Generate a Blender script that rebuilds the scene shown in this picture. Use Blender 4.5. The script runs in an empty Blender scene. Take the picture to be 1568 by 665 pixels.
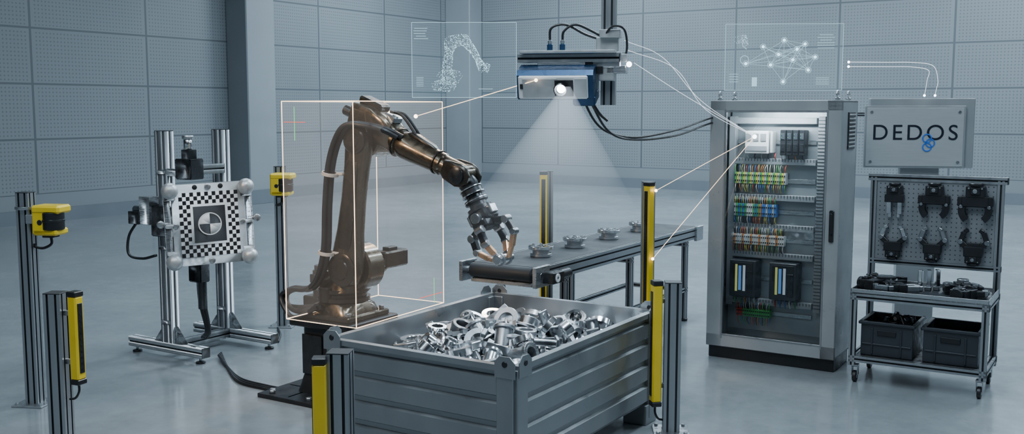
import bpy, bmesh, math, random
from mathutils import Vector, Matrix, Euler
R=math.radians
rnd=random.Random(7)
YAW=R(-32)
scene=bpy.context.scene
V=Vector

# ------------------------------------------------------------ materials
def newmat(name):
    m=bpy.data.materials.new(name); m.use_nodes=True
    nt=m.node_tree; nt.nodes.clear()
    out=nt.nodes.new('ShaderNodeOutputMaterial')
    return m,nt,out
def pbr(name,col,metal=0.0,rough=0.5,var=0.12,scale=6.0,bump=0.0,stretch=(1,1,1),rvar=0.12,coat=0.0,fine=False):
    m,nt,out=newmat(name); N=nt.nodes; L=nt.links
    p=N.new('ShaderNodeBsdfPrincipled'); L.new(p.outputs[0],out.inputs[0])
    tc=N.new('ShaderNodeTexCoord'); mp=N.new('ShaderNodeMapping'); mp.inputs['Scale'].default_value=stretch
    no=N.new('ShaderNodeTexNoise'); no.inputs['Scale'].default_value=scale; no.inputs['Detail'].default_value=5
    L.new(tc.outputs['Object'],mp.inputs[0]); L.new(mp.outputs[0],no.inputs['Vector'])
    mx=N.new('ShaderNodeMix'); mx.data_type='RGBA'
    mx.inputs[6].default_value=tuple(max(0,c*(1-var)) for c in col)+(1,)
    mx.inputs[7].default_value=tuple(min(1,c*(1+var)) for c in col)+(1,)
    L.new(no.outputs['Fac'],mx.inputs[0]); L.new(mx.outputs[2],p.inputs['Base Color'])
    mr=N.new('ShaderNodeMapRange'); mr.inputs[1].default_value=.3; mr.inputs[2].default_value=.7
    mr.inputs[3].default_value=max(.03,rough-rvar); mr.inputs[4].default_value=min(1,rough+rvar)
    L.new(no.outputs['Fac'],mr.inputs[0]); L.new(mr.outputs[0],p.inputs['Roughness'])
    p.inputs['Metallic'].default_value=metal
    p.inputs['Coat Weight'].default_value=coat
    if bump:
        bp=N.new('ShaderNodeBump'); bp.inputs['Strength'].default_value=bump; bp.inputs['Distance'].default_value=.01
        L.new(no.outputs['Fac'],bp.inputs['Height']); L.new(bp.outputs[0],p.inputs['Normal'])
    return m
def emit(name,col,st):
    m,nt,out=newmat(name); e=nt.nodes.new('ShaderNodeEmission')
    e.inputs[0].default_value=tuple(col)+(1,); e.inputs[1].default_value=st
    nt.links.new(e.outputs[0],out.inputs[0]); return m
def holo(name,col,st):
    m,nt,out=newmat(name); e=nt.nodes.new('ShaderNodeEmission'); t=nt.nodes.new('ShaderNodeBsdfTransparent'); a=nt.nodes.new('ShaderNodeAddShader')
    tc=nt.nodes.new('ShaderNodeTexCoord'); no=nt.nodes.new('ShaderNodeTexNoise'); no.inputs['Scale'].default_value=1.5
    mr=nt.nodes.new('ShaderNodeMapRange'); mr.inputs[1].default_value=.3; mr.inputs[2].default_value=.7; mr.inputs[3].default_value=st*.6; mr.inputs[4].default_value=st*1.4
    nt.links.new(tc.outputs['Object'],no.inputs['Vector']); nt.links.new(no.outputs['Fac'],mr.inputs[0]); nt.links.new(mr.outputs[0],e.inputs[1])
    e.inputs[0].default_value=tuple(col)+(1,)
    nt.links.new(e.outputs[0],a.inputs[0]); nt.links.new(t.outputs[0],a.inputs[1]); nt.links.new(a.outputs[0],out.inputs[0]); return m
def glassmat(name):
    m,nt,out=newmat(name); g=nt.nodes.new('ShaderNodeBsdfGlossy'); g.inputs['Roughness'].default_value=.03; g.inputs[0].default_value=(.9,.95,1,1)
    t=nt.nodes.new('ShaderNodeBsdfTransparent'); t.inputs[0].default_value=(.93,.96,.97,1)
    x=nt.nodes.new('ShaderNodeMixShader'); f=nt.nodes.new('ShaderNodeFresnel'); f.inputs[0].default_value=1.4
    nt.links.new(f.outputs[0],x.inputs[0]); nt.links.new(t.outputs[0],x.inputs[1]); nt.links.new(g.outputs[0],x.inputs[2]); nt.links.new(x.outputs[0],out.inputs[0]); return m

ALU=pbr('aluminium_profile',(.36,.38,.40),.85,.38,.1,20,stretch=(1,1,.1))
ALUD=pbr('slot_shade_and_cap',(.04,.045,.05),.5,.5)  # slot shade put into the colour; end caps share this material
STEEL=pbr('brushed_steel',(.46,.48,.50),.9,.32,.12,14,stretch=(1,1,8))
SATIN=pbr('satin_plate_metal',(.48,.50,.51),.6,.42,.08,30)
SIGNM=pbr('sign_brushed_steel',(.52,.545,.56),.45,.36,.12,6,stretch=(1,1,40),rvar=.05)
CHROME=pbr('machined_metal',(.72,.74,.76),1.0,.2,.12,9,rvar=.1)
CHROMED=pbr('dull_machined_metal',(.34,.36,.38),1.0,.34,.2,9)
BINM=pbr('galvanised_bin_steel',(.31,.33,.345),.8,.38,.25,4,bump=.15)
BRONZE=pbr('dark_bronze_paint',(.098,.080,.058),.82,.28,.25,18,coat=.4)
BRONZED=pbr('darker_bronze_paint',(.043,.037,.031),.65,.30,.2,20)  # darker bronze for motors, covers and joint parts
BLACK=pbr('black_steel',(.018,.020,.023),.3,.38,.2,10)
BLACKG=pbr('black_gunmetal',(.055,.058,.062),.8,.3,.2,20)
RUBBER=pbr('black_rubber',(.010,.011,.013),0,.45,.2,20)
BELT=pbr('conveyor_belt_rubber',(.018,.022,.027),0,.58,.25,5)
YEL=pbr('safety_yellow',(.80,.56,.02),.05,.38,.08,10,coat=.2)
GREY=pbr('cabinet_grey_paint',(.36,.38,.395),.4,.38,.06,5)
GREYIN=pbr('cabinet_mounting_plate',(.30,.33,.35),.4,.4,.1,6)
PEG=pbr('pegboard_grey',(.27,.29,.31),.5,.42,.1,6)
PEGH=pbr('pegboard_hole',(.05,.055,.06),0,.6)
DUCT=pbr('duct_grey_plastic',(.28,.30,.32),0,.5,.05,10)
WHITE=pbr('white_plastic',(.75,.77,.78),0,.4,.03,10)
BLUE=pbr('anodised_blue',(.020,.060,.135),.5,.3,.1,10)
COPPER=pbr('copper_tip',(.75,.47,.30),.9,.3,.1,20)
CRATE=pbr('dark_crate_plastic',(.028,.034,.042),0,.42,.1,20)
TRAY=pbr('tray_dark_mat',(.022,.028,.034),.2,.5,.2,10)
BEIGE=pbr('cable_clamp_beige',(.55,.47,.40),0,.5)
PRINTB=pbr('print_black',(.012,.012,.014),0,.5)
PRINTW=pbr('print_white',(.8,.81,.82),0,.5,.02)
TCOL=[pbr('terminal_'+n,c,0,.4,.05) for n,c in (('green',(.08,.42,.12)),('yellow',(.75,.62,.08)),('grey',(.5,.52,.53)),('blue',(.06,.2,.55)),('orange',(.75,.25,.05)),('red',(.55,.05,.04)),('white',(.75,.75,.72)))]
LOGO=pbr('logo_blue',(.02,.17,.70),.1,.4)
INK=pbr('sign_ink',(.012,.016,.028),.2,.4)
E_WARM=emit('warm_line_glow',(1,.72,.48),3.6)
E_NODE=emit('warm_node_glow',(1,.78,.55),9)
E_WHITE=emit('white_link_glow',(.78,.90,1),2.4)
E_WNODE=emit('white_node_glow',(.9,.95,1),10)
E_CYAN=emit('cyan_graphic',(.50,.84,1),3.0)
E_CYAND=emit('cyan_graphic_dim',(.5,.82,1),1.35)
E_RED=emit('axis_red',(1,.12,.08),1.8); E_GRN=emit('axis_green',(.15,1,.3),1.5)
E_LAMP=emit('cabinet_strip_lamp',(.8,.93,1),14)
E_LENS=emit('projector_lens',(.8,.92,1),24)
E_SCRB=emit('screen_blue',(.15,.4,.9),.5); E_SCRY=emit('screen_yellow',(.8,.9,.3),.4); E_SCRW=emit('screen_white',(.7,.85,1),.4)
H_WARM=holo('warm_hologram_face',(1,.88,.78),.050)
H_CYAN=holo('cyan_hologram_face',(.4,.78,1),.05)
GLASS=glassmat('door_glass')

# ------------------------------------------------------------ builder
def frame(loc,z,x=(1,0,0)):
    z=V(z).normalized(); x=V(x); x=(x-z*x.dot(z))
    if x.length<1e-5: x=V((0,1,0))-z*z.y
    x.normalize(); y=z.cross(x)
    M=Matrix.Identity(4)
    for i in range(3): M[i][0]=x[i]; M[i][1]=y[i]; M[i][2]=z[i]; M[i][3]=loc[i]
    return M
def catmull(pts,res=8):
    P=[V(p) for p in pts]; P=[P[0]*2-P[1]]+P+[P[-1]*2-P[-2]]; o=[]
    for i in range(1,len(P)-2):
        a,b,c,d=P[i-1:i+3]
        for k in range(res):
            t=k/res
            o.append(.5*((2*b)+(c-a)*t+(2*a-5*b+4*c-d)*t*t+(3*b-a-3*c+d)*t**3))
    o.append(P[-2]); return o
class B:
    def __init__(s,name,loc=(0,0,0),yaw=0.0):
        s.bm=bmesh.new(); s.mats=[]; s.name=name; s.loc=loc; s.yaw=yaw; s.T=Matrix.Identity(4)
    def mi(s,m):
        if m not in s.mats: s.mats.append(m)
        return s.mats.index(m)
    def vs(s,cos):
        return [s.bm.verts.new(s.T@V(c)) for c in cos]
    def fc(s,vl,i):
        try:
            f=s.bm.faces.new(vl); f.material_index=i; f.smooth=True; return f
        except ValueError: return None
    def box(s,c,size,m,rot=None,ch=None):
        h=[x/2 for x in size]; ch=min(.004,min(size)*.2) if ch is None else ch
        M=Matrix.Translation(c)
        if rot is not None: M=M@(rot if isinstance(rot,Matrix) else Euler([R(a) for a in rot]).to_matrix().to_4x4())
        i=s.mi(m); D={}
        for sx in(-1,1):
            for sy in(-1,1):
                for sz in(-1,1):
                    sg=(sx,sy,sz)
                    D[sg]=s.vs([M@V([sg[a]*(h[a]-(0 if a==t else ch)) for a in range(3)]) for t in range(3)])
        def key(ax,v,b_,vb,vc):
            k=[0,0,0]; k[ax]=v; k[b_]=vb; k[3-ax-b_]=vc; return tuple(k)
        for ax in range(3):
            bb=(ax+1)%3
            for v in(-1,1):
                s.fc([D[key(ax,v,bb,p,q)][ax] for p,q in((1,1),(1,-1),(-1,-1),(-1,1))],i)
            o=[a for a in range(3) if a!=ax]
            for p in(-1,1):
                for q in(-1,1):
                    k1=[0]*3;k1[ax]=1;k1[o[0]]=p;k1[o[1]]=q; k2=list(k1);k2[ax]=-1
                    A=D[tuple(k1)];C=D[tuple(k2)]
                    s.fc([A[o[0]],A[o[1]],C[o[1]],C[o[0]]],i)
        for k in D: s.fc(D[k],i)
    def bar(s,p0,p1,w,d,m,x=(0,1,0),ext=0,ch=None):
        p0=V(p0);p1=V(p1);z=(p1-p0);L=z.length
        M=frame((p0+p1)/2,z,x); T0=s.T; s.T=s.T@M; s.box((0,0,0),(w,d,L+ext),m,ch=ch); s.T=T0
    def lathe(s,o,ax,prof,m,seg=24,closed=False,x=(1,0,0)):
        M=frame(o,ax,x); i=s.mi(m); rings=[]
        for r,t in prof:
            if r<1e-6: rings.append(s.vs([M@V((0,0,t))])*seg)
            else: rings.append(s.vs([M@V((r*math.cos(2*math.pi*k/seg),r*math.sin(2*math.pi*k/seg),t)) for k in range(seg)]))
        n=len(rings)
        for j in range(n if closed else n-1):
            A=rings[j];C=rings[(j+1)%n]
            for k in range(seg):
                q=[A[k],A[(k+1)%seg],C[(k+1)%seg],C[k]]; u=[]
                for v in q:
                    if v not in u: u.append(v)
                if len(u)>2: s.fc(u,i)
    def cyl(s,p0,p1,r,m,r2=None,seg=20,ch=None):
        p0=V(p0);p1=V(p1);L=(p1-p0).length; r2=r if r2 is None else r2
        c=min(.004,r*.15,L*.2) if ch is None else ch
        s.lathe(p0,p1-p0,[(0,0),(r-c,0),(r,c),(r2,L-c),(r2-c,L),(0,L)],m,seg)
    def ring(s,o,ax,r0,r1,h,m,seg=24):
        c=min(.003,h*.2,(r1-r0)*.2)
        s.lathe(o,ax,[(r0,c),(r0+c,0),(r1-c,0),(r1,c),(r1,h-c),(r1-c,h),(r0+c,h),(r0,h-c)],m,seg,closed=True)
    def ball(s,c,r,m,seg=18,sc=(1,1,1),rot=None):
        T0=s.T; s.T=s.T@Matrix.Translation(c)@(rot if rot is not None else Matrix.Identity(4))@Matrix.Diagonal((*sc,1))
        n=max(4,seg//2)
        s.lathe((0,0,0),(0,0,1),[(r*math.sin(math.pi*k/n) if 0<k<n else 0,-r*math.cos(math.pi*k/n)) for k in range(n+1)],m,seg); s.T=T0
    def tube(s,pts,r,m,seg=8,res=8,smooth=True):
        P=catmull(pts,res) if smooth and len(pts)>2 else [V(p) for p in pts]
        i=s.mi(m); rings=[]; nrm=None
        for k,p in enumerate(P):
            t=(P[min(k+1,len(P)-1)]-P[max(k-1,0)]).normalized()
            if nrm is None:
                nrm=t.orthogonal().normalized()
            nrm=(nrm-t*nrm.dot(t)).normalized(); bi=t.cross(nrm)
            rings.append(s.vs([p+(nrm*math.cos(2*math.pi*a/seg)+bi*math.sin(2*math.pi*a/seg))*r for a in range(seg)]))
        for A,C in zip(rings,rings[1:]):
            for k in range(seg): s.fc([A[k],A[(k+1)%seg],C[(k+1)%seg],C[k]],i)
        s.fc(rings[0],i); s.fc(rings[-1],i)
    def prism(s,poly,M,h,m,dark=None,dm=None):
        i=s.mi(m); A=s.vs([M@V((x,y,0)) for x,y in poly]); C=s.vs([M@V((x,y,h)) for x,y in poly])
        s.fc(A,i); s.fc(C,i); n=len(poly)
        for k in range(n):
            s.fc([A[k],A[(k+1)%n],C[(k+1)%n],C[k]], s.mi(dm) if dark and k in dark else i)
    def arc(s,c,r0,r1,a0,a1,h,M,m,n=14):
        pts=[(c[0]+r1*math.cos(R(a0+(a1-a0)*k/n)),c[1]+r1*math.sin(R(a0+(a1-a0)*k/n))) for k in range(n+1)]
        pts+=[(c[0]+r0*math.cos(R(a1+(a0-a1)*k/n)),c[1]+r0*math.sin(R(a1+(a0-a1)*k/n))) for k in range(n+1)]
        s.prism(pts,M,h,m)
    def loft(s,secs,m,N=24,x=(0,1,0)):
        i=s.mi(m); rings=[]
        for c,ax,a,b,n in secs:
            M=frame(c,ax,x); pts=[]
            for k in range(N):
                t=2*math.pi*k/N; ct,st=math.cos(t),math.sin(t)
                pts.append(M@V((a*math.copysign(abs(ct)**(2/n),ct),b*math.copysign(abs(st)**(2/n),st),0)))
            rings.append(s.vs(pts))
        for A,C in zip(rings,rings[1:]):
            for k in range(N): s.fc([A[k],A[(k+1)%N],C[(k+1)%N],C[k]],i)
        s.fc(rings[0],i); s.fc(rings[-1],i)
    def alu(s,p0,p1,w,d,x=(1,0,0),nx=1,ny=1,m=None,cap=True):
        m=m or ALU; sl=.013; dp=.012
        poly=[];dark=set()
        def side(a,b,n):
            a=V(a);b=V(b);t=(b-a).normalized(); L=(b-a).length; nn=V((-t.y,t.x))
            poly.append((a.x,a.y))
            for k in range(n):
                c=a+t*(L*(k+.5)/n)
                for q in (c-t*sl/2, c-t*sl/2+nn*dp, c+t*sl/2+nn*dp, c+t*sl/2): poly.append((q.x,q.y))
                base=len(poly)-4; dark.update((base,base+1,base+2))
        W=w/2;D_=d/2
        side((-W,-D_),(W,-D_),nx); side((W,-D_),(W,D_),ny); side((W,D_),(-W,D_),nx); side((-W,D_),(-W,-D_),ny)
        p0=V(p0);p1=V(p1); M=frame(p0,p1-p0,x); s.prism(poly,M,(p1-p0).length,m,dark,ALUD)
        if cap:
            T0=s.T; s.T=s.T@M; s.box((0,0,(p1-p0).length+.003),(w,d,.006),ALUD); s.T=T0
    def text(s,txt,M,size,ext,m,spacing=1.0):
        cu=bpy.data.curves.new('tmp','FONT'); cu.body=txt; cu.size=size; cu.extrude=ext; cu.align_x='CENTER'; cu.align_y='CENTER'; cu.space_character=spacing
        ob=bpy.data.objects.new('tmp',cu); scene.collection.objects.link(ob)
        dg=bpy.context.evaluated_depsgraph_get(); me=bpy.data.meshes.new_from_object(ob.evaluated_get(dg))
        i=s.mi(m); vv=s.vs([M@v.co for v in me.vertices])
        for p in me.polygons:
            f=s.fc([vv[k] for k in p.vertices],i)
            if f: f.smooth=False
        bpy.data.objects.remove(ob); bpy.data.curves.remove(cu)
    def done(s,recalc=True):
        bm=s.bm
        if recalc: bmesh.ops.recalc_face_normals(bm,faces=bm.faces[:])
        for e in bm.edges:
            if len(e.link_faces)==2 and e.calc_face_angle(0)>R(33): e.smooth=False
        me=bpy.data.meshes.new(s.name); bm.to_mesh(me); bm.free()
        for m in s.mats: me.materials.append(m)
        ob=bpy.data.objects.new(s.name,me); scene.collection.objects.link(ob)
        ob.location=s.loc; ob.rotation_euler=(0,0,s.yaw); return ob
I4=Matrix.Identity(4)
FRONT=frame((0,0,0),(0,-1,0),(1,0,0))
def front(loc): return Matrix.Translation(loc)@FRONT

# ------------------------------------------------------------ room
CX,CY=-1.5,28.6
def concrete():
    m,nt,out=newmat('polished_concrete'); N=nt.nodes; L=nt.links
    p=N.new('ShaderNodeBsdfPrincipled'); L.new(p.outputs[0],out.inputs[0])
    tc=N.new('ShaderNodeTexCoord')
    n1=N.new('ShaderNodeTexNoise'); n1.inputs['Scale'].default_value=.55; n1.inputs['Detail'].default_value=8; n1.inputs['Roughness'].default_value=.6
    n2=N.new('ShaderNodeTexNoise'); n2.inputs['Scale'].default_value=7; n2.inputs['Detail'].default_value=8; n2.inputs['Roughness'].default_value=.7
    L.new(tc.outputs['Object'],n1.inputs['Vector']); L.new(tc.outputs['Object'],n2.inputs['Vector'])
    c=N.new('ShaderNodeValToRGB'); c.color_ramp.elements[0].position=.3; c.color_ramp.elements[0].color=(.16,.178,.19,1); c.color_ramp.elements[1].position=.72; c.color_ramp.elements[1].color=(.28,.305,.32,1)
    ma=N.new('ShaderNodeMath'); ma.operation='MULTIPLY_ADD'; ma.inputs[1].default_value=.6
    m2=N.new('ShaderNodeMath'); m2.operation='MULTIPLY'; m2.inputs[1].default_value=.4; L.new(n2.outputs['Fac'],m2.inputs[0])
    L.new(n1.outputs['Fac'],ma.inputs[0]); L.new(m2.outputs[0],ma.inputs[2]); L.new(ma.outputs[0],c.inputs[0]); L.new(c.outputs[0],p.inputs['Base Color'])
    mr=N.new('ShaderNodeMapRange'); mr.inputs[1].default_value=.35; mr.inputs[2].default_value=.65; mr.inputs[3].default_value=.08; mr.inputs[4].default_value=.22
    L.new(ma.outputs[0],mr.inputs[0]); L.new(mr.outputs[0],p.inputs['Roughness'])
    b=N.new('ShaderNodeBump'); b.inputs['Strength'].default_value=.02; b.inputs['Distance'].default_value=.02; L.new(n2.outputs['Fac'],b.inputs['Height']); L.new(b.outputs[0],p.inputs['Normal'])
    p.inputs['Specular IOR Level'].default_value=1.0
    return m
def panelwall(axis):
    m,nt,out=newmat('perforated_panel_'+axis); N=nt.nodes; L=nt.links
    p=N.new('ShaderNodeBsdfPrincipled'); L.new(p.outputs[0],out.inputs[0]); p.inputs['Roughness'].default_value=.5
    tc=N.new('ShaderNodeTexCoord'); sp=N.new('ShaderNodeSeparateXYZ'); L.new(tc.outputs['Object'],sp.inputs[0])
    def M(op,a,b=None):
        n=N.new('ShaderNodeMath'); n.operation=op
        for k,v in enumerate((a,b)):
            if v is None: continue
            if isinstance(v,(int,float)): n.inputs[k].default_value=v
            else: L.new(v,n.inputs[k])
        return n.outputs[0]
    H=sp.outputs[0 if axis=='x' else 1]; Z=M('ADD',sp.outputs[2],3.5)
    def cell(v,s,off=0): return M('ABSOLUTE',M('SUBTRACT',M('FRACT',M('ADD',M('DIVIDE',v,s),1000.0+off)),.5))
    ds=.068
    dx=cell(H,ds);dz=cell(Z,ds)
    d=M('ADD',M('MULTIPLY',dx,dx),M('MULTIPLY',dz,dz)); dot=M('LESS_THAN',d,.05)
    sx=cell(H,2.4); sz=cell(M('SUBTRACT',Z,.5),.96)
    seam=M('MAXIMUM',M('GREATER_THAN',sx,.5-.009),M('GREATER_THAN',sz,.5-.018))
    mar=M('MAXIMUM',M('GREATER_THAN',sx,.475),M('GREATER_THAN',sz,.45))
    base=M('LESS_THAN',Z,.5)
    dot=M('MULTIPLY',dot,M('SUBTRACT',1,M('MAXIMUM',mar,base)))
    seam=M('MULTIPLY',seam,M('SUBTRACT',1,base))
    no=N.new('ShaderNodeTexNoise'); no.inputs['Scale'].default_value=.4; L.new(tc.outputs['Object'],no.inputs['Vector'])
    x0=N.new('ShaderNodeMix'); x0.data_type='RGBA'; x0.inputs[6].default_value=(.15,.170,.185,1); x0.inputs[7].default_value=(.215,.238,.255,1); L.new(no.outputs['Fac'],x0.inputs[0])
    x1=N.new('ShaderNodeMix'); x1.data_type='RGBA'; x1.inputs[7].default_value=(.06,.07,.08,1); L.new(x0.outputs[2],x1.inputs[6]); L.new(M('MULTIPLY',dot,.5),x1.inputs[0])
    x2=N.new('ShaderNodeMix'); x2.data_type='RGBA'; x2.inputs[7].default_value=(.05,.06,.07,1); L.new(x1.outputs[2],x2.inputs[6]); L.new(M('MULTIPLY',seam,.7),x2.inputs[0])
    L.new(x2.outputs[2],p.inputs['Base Color'])
    return m
CONC=concrete()
PIL=pbr('painted_column',(.22,.245,.265),0,.6,.1,1.5)
SKIRT=pbr('skirting_grey',(.13,.15,.17),0,.5,.1,2)
CEIL=pbr('ceiling_dark',(.08,.09,.10),0,.8)
def roombox(name,c,size,m):
    b=B(name,(CX,CY,0),YAW); ob=None
    b.box((0,0,0),size,m,ch=0); ob=b.done()
    ca_,sa_=math.cos(YAW),math.sin(YAW)
    ob.location=(CX+c[0]*ca_-c[1]*sa_, CY+c[0]*sa_+c[1]*ca_, c[2]); return ob
roombox('floor',(20,-19,-.1),(44,44,.2),CONC)
roombox('wall_back',(20,.15,3.5),(40.6,.3,7),panelwall('x'))
roombox('wall_left',(-.15,-20,3.5),(.3,40,7),panelwall('y'))
roombox('ceiling',(20,-19,7.1),(44,44,.2),CEIL)
roombox('baseboard_left',(.03,-20,.12),(.06,39.8,.24),SKIRT)
roombox('baseboard_back',(20,-.03,.12),(39.8,.06,.24),SKIRT)
b=B('structural_column',(CX,CY,0),YAW); b.box((.3,-8.0,3.5),(.6,.8,7),PIL,ch=.02); b.box((.3,-8.0,.15),(.66,.86,.3),SKIRT); b.done()
b=B('structural_column',(CX,CY,0),YAW); b.box((.4,-.3,3.5),(.8,.6,7),PIL,ch=.02); b.done()

# ------------------------------------------------------------ metal bin
b=B('steel_stacking_bin',(-.06,6.00,0),YAW)
BW,BL,BH=1.2,1.66,.72
prof=[(0,.13)]
z=.13
for k in range(4):
    prof+= [(0,z+.012),(.022,z+.024),(.022,z+.112),(0,z+.124)]; z+=.136
prof+=[(0,.685),(.030,.69),(.030,BH),(-.012,BH),(-.012,.13)]
def side(p0,p1):
    p0=V(p0);p1=V(p1);t=(p1-p0)
    b.prism([(x,z) for x,z in prof],frame(p1,-t,V((t.y,-t.x,0))),t.length,BINM)
h=BW/2;l=BL/2
for p0,p1 in (((-h,-l,0),(h,-l,0)),((h,-l,0),(h,l,0)),((h,l,0),(-h,l,0)),((-h,l,0),(-h,-l,0))): side(p0,p1)
b.box((0,0,.14),(BW,BL,.02),BINM)
for sx in(-1,1):
    for sy in(-1,1):
        b.box((sx*(h+.006),sy*(l-.035),.37),(.055,.10,.66),BINM); b.box((sx*(h-.035),sy*(l+.006),.37),(.10,.055,.66),BINM)
        b.box((sx*(h-.05),sy*(l-.05),.065),(.16,.16,.13),BINM)
        M1=Matrix.Translation((sx*(h+.034),sy*(l-.05)-.06,BH-.06))@Matrix(((0,0,1,0),(1,0,0,0),(0,1,0,0),(0,0,0,1)))
        b.prism([(0,0),(.12,0),(.12,.08),(.09,.11),(.03,.11),(0,.08)],M1,.006,BINM)
        b.prism([(-.06,0),(.06,0),(.06,.08),(.03,.11),(-.03,.11),(-.06,.08)],front((sx*(h-.03),sy*(l+.034),BH-.06)),.006,BINM)
        b.cyl((sx*(h-.03),sy*(l+.026),BH+.01),(sx*(h-.03),sy*(l+.044),BH+.01),.016,BLACK)
        b.cyl((sx*(h+.03),sy*(l-.05),BH+.01),(sx*(h+.044),sy*(l-.05),BH+.01),.016,BLACK)
for sx in(-1,1): b.box((sx*.35,0,.1),(.12,BL-.2,.05),BINM)
b.done()
# parts pile
b=B('machined_parts_pile',(-.06,6.00,0),YAW)
n=14
def hz(x,y): return .45+.19*(max(0,1-(x/.66)**2)*max(0,1-(y/.95)**2))**.7
gx=[-.56+1.12*i/n for i in range(n+1)]; gy=[-.79+1.58*j/n for j in range(n+1)]
g=[[b.vs([(x,y,hz(x,y)-.07)])[0] for y in gy] for x in gx]; ii=b.mi(BLACKG)
for i in range(n):
    for j in range(n): b.fc([g[i][j],g[i+1][j],g[i+1][j+1],g[i][j+1]],ii)
bt=b.vs([(gx[0],gy[0],.16),(gx[-1],gy[0],.16),(gx[-1],gy[-1],.16),(gx[0],gy[-1],.16)])
b.fc([bt[0],bt[1]]+[g[i][0] for i in range(n,-1,-1)],ii); b.fc([bt[1],bt[2]]+[g[n][j] for j in range(n,-1,-1)],ii)
b.fc([bt[2],bt[3]]+[g[i][n] for i in range(0,n+1)],ii); b.fc([bt[3],bt[0]]+[g[0][j] for j in range(0,n+1)],ii); b.fc(bt,ii)
def part(k,m):
    if k==0: b.ring((0,0,-.02),(0,0,1),.04,.075,.045,m,28)
    elif k==1:
        b.ring((0,0,-.03),(0,0,1),.035,.055,.07,m,28); b.ring((0,0,-.03),(0,0,1),.05,.09,.018,m,28)
        for a in range(6): b.cyl((.072*math.cos(a*1.047),.072*math.sin(a*1.047),-.034),(.072*math.cos(a*1.047),.072*math.sin(a*1.047),-.008),.009,BLACKG,seg=8)
    elif k==2: b.ring((0,0,-.07),(0,0,1),.036,.048,.14,m,24); b.ring((0,0,.05),(0,0,1),.045,.062,.02,m,24)
    elif k==3:
        b.arc((0,0),.05,.088,20,290,.035,I4,m); b.box((.068,.0,.018),(.05,.03,.035),m)
    elif k==4:
        b.box((0,0,-.04),(.14,.08,.016),m); b.box((-.062,0,.01),(.016,.08,.1),m); b.box((.062,0,.01),(.016,.08,.1),m); b.cyl((-.074,0,.03),(.074,0,.03),.018,CHROMED,seg=12)
    elif k==5:
        b.box((0,0,0),(.15,.055,.03),m); b.ring((.075,0,-.025),(0,0,1),.018,.045,.05,m,20); b.ring((-.075,0,-.025),(0,0,1),.018,.045,.05,m,20)
    elif k==6:
        b.prism([(-.08,-.05),(.08,-.05),(.08,-.02),(.03,-.02),(.03,.03),(.06,.05),(.03,.08),(-.04,.06),(-.04,-.01),(-.08,-.02)],I4,.03,m)
    else:
        b.ring((0,0,-.01),(0,0,1),.02,.085,.02,m,28); b.ring((0,0,0),(0,0,1),.02,.038,.045,m,24)
for layer in range(2):
    NI,NJ=(8,11) if layer==0 else (6,9)
    for i in range(NI):
        for j in range(NJ):
            x=-.47+.94*(i+.5*(j%2)*.8)/(NI-.4)+rnd.uniform(-.03,.03); y=-.70+1.40*j/(NJ-1)+rnd.uniform(-.03,.03)
            if layer: x*=.88; y*=.90
            x=max(-.47,min(.47,x)); y=max(-.70,min(.70,y))
            zz=hz(x,y)-.03+layer*.075+rnd.uniform(-.02,.02)
            b.T=Matrix.Translation((x,y,zz))@Euler((rnd.gauss(0,.5),rnd.gauss(0,.5),rnd.uniform(0,6.28))).to_matrix().to_4x4()@Matrix.Scale(rnd.uniform(.9,1.2),4)
            part(rnd.choice([0,1,1,2,3,4,5,6,7,3,0]),rnd.choice([CHROME,CHROME,CHROMED,STEEL]))
b.T=I4
b.done()

# ------------------------------------------------------------ conveyor
b=B('belt_conveyor',(-.07,7.30,0),YAW)
W=.62;Lc=3.05;H=.87
for sx in(-1,1):
    b.alu((sx*(W/2-.02),.06,H-.055),(sx*(W/2-.02),Lc,H-.055),.04,.11,(1,0,0),1,2)
    b.box((sx*(W/2+.004),.02,H-.06),(.03,.2,.15),STEEL)
    b.box((sx*(W/2+.004),Lc-.05,H-.06),(.03,.16,.14),STEEL)
b.box((0,Lc/2,H-.004),(W-.09,Lc-.04,.012),BELT)
b.box((0,Lc/2,H-.10),(W-.12,Lc-.1,.01),BELT)
b.cyl((-W/2+.05,.0,H-.052),(W/2-.05,.0,H-.052),.054,BELT,seg=28)
b.cyl((-W/2+.05,Lc-.02,H-.052),(W/2-.05,Lc-.02,H-.052),.054,BELT,seg=28)
b.cyl((-W/2-.01,.0,H-.052),(W/2+.02,.0,H-.052),.02,CHROME)
b.box((0,-.0,H-.125),(W-.1,.05,.03),STEEL)
b.box((W/2+.06,.10,H-.07),(.09,.16,.08),BLACKG); b.cyl((W/2+.05,.16,H-.07),(W/2+.05,.34,H-.07),.036,BLACK); b.ring((W/2+.10,.08,H-.07),(1,0,0),.012,.032,.012,WHITE)
for y in(.42,1.55,2.75):
    for sx in(-1,1):
        b.alu((sx*(W/2-.03),y,.02),(sx*(W/2-.03),y,H-.11),.05,.05,cap=False)
        b.cyl((sx*(W/2-.03),y,0),(sx*(W/2-.03),y,.025),.035,BLACK)
    b.alu((-W/2+.0,y,.3),(W/2,y,.3),.04,.04,(0,1,0),cap=False)
    b.alu((-W/2+.0,y,H-.14),(W/2,y,H-.14),.04,.04,(0,1,0),cap=False)
for sx in(-1,1): b.alu((sx*(W/2-.03),.42,.3),(sx*(W/2-.03),2.75,.3),.04,.04,cap=False)
b.done()
ca,sa=math.cos(YAW),math.sin(YAW)
def c2w(x,y,ox=-.07,oy=7.30): return (ox+x*ca-y*sa, oy+x*sa+y*ca)
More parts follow.
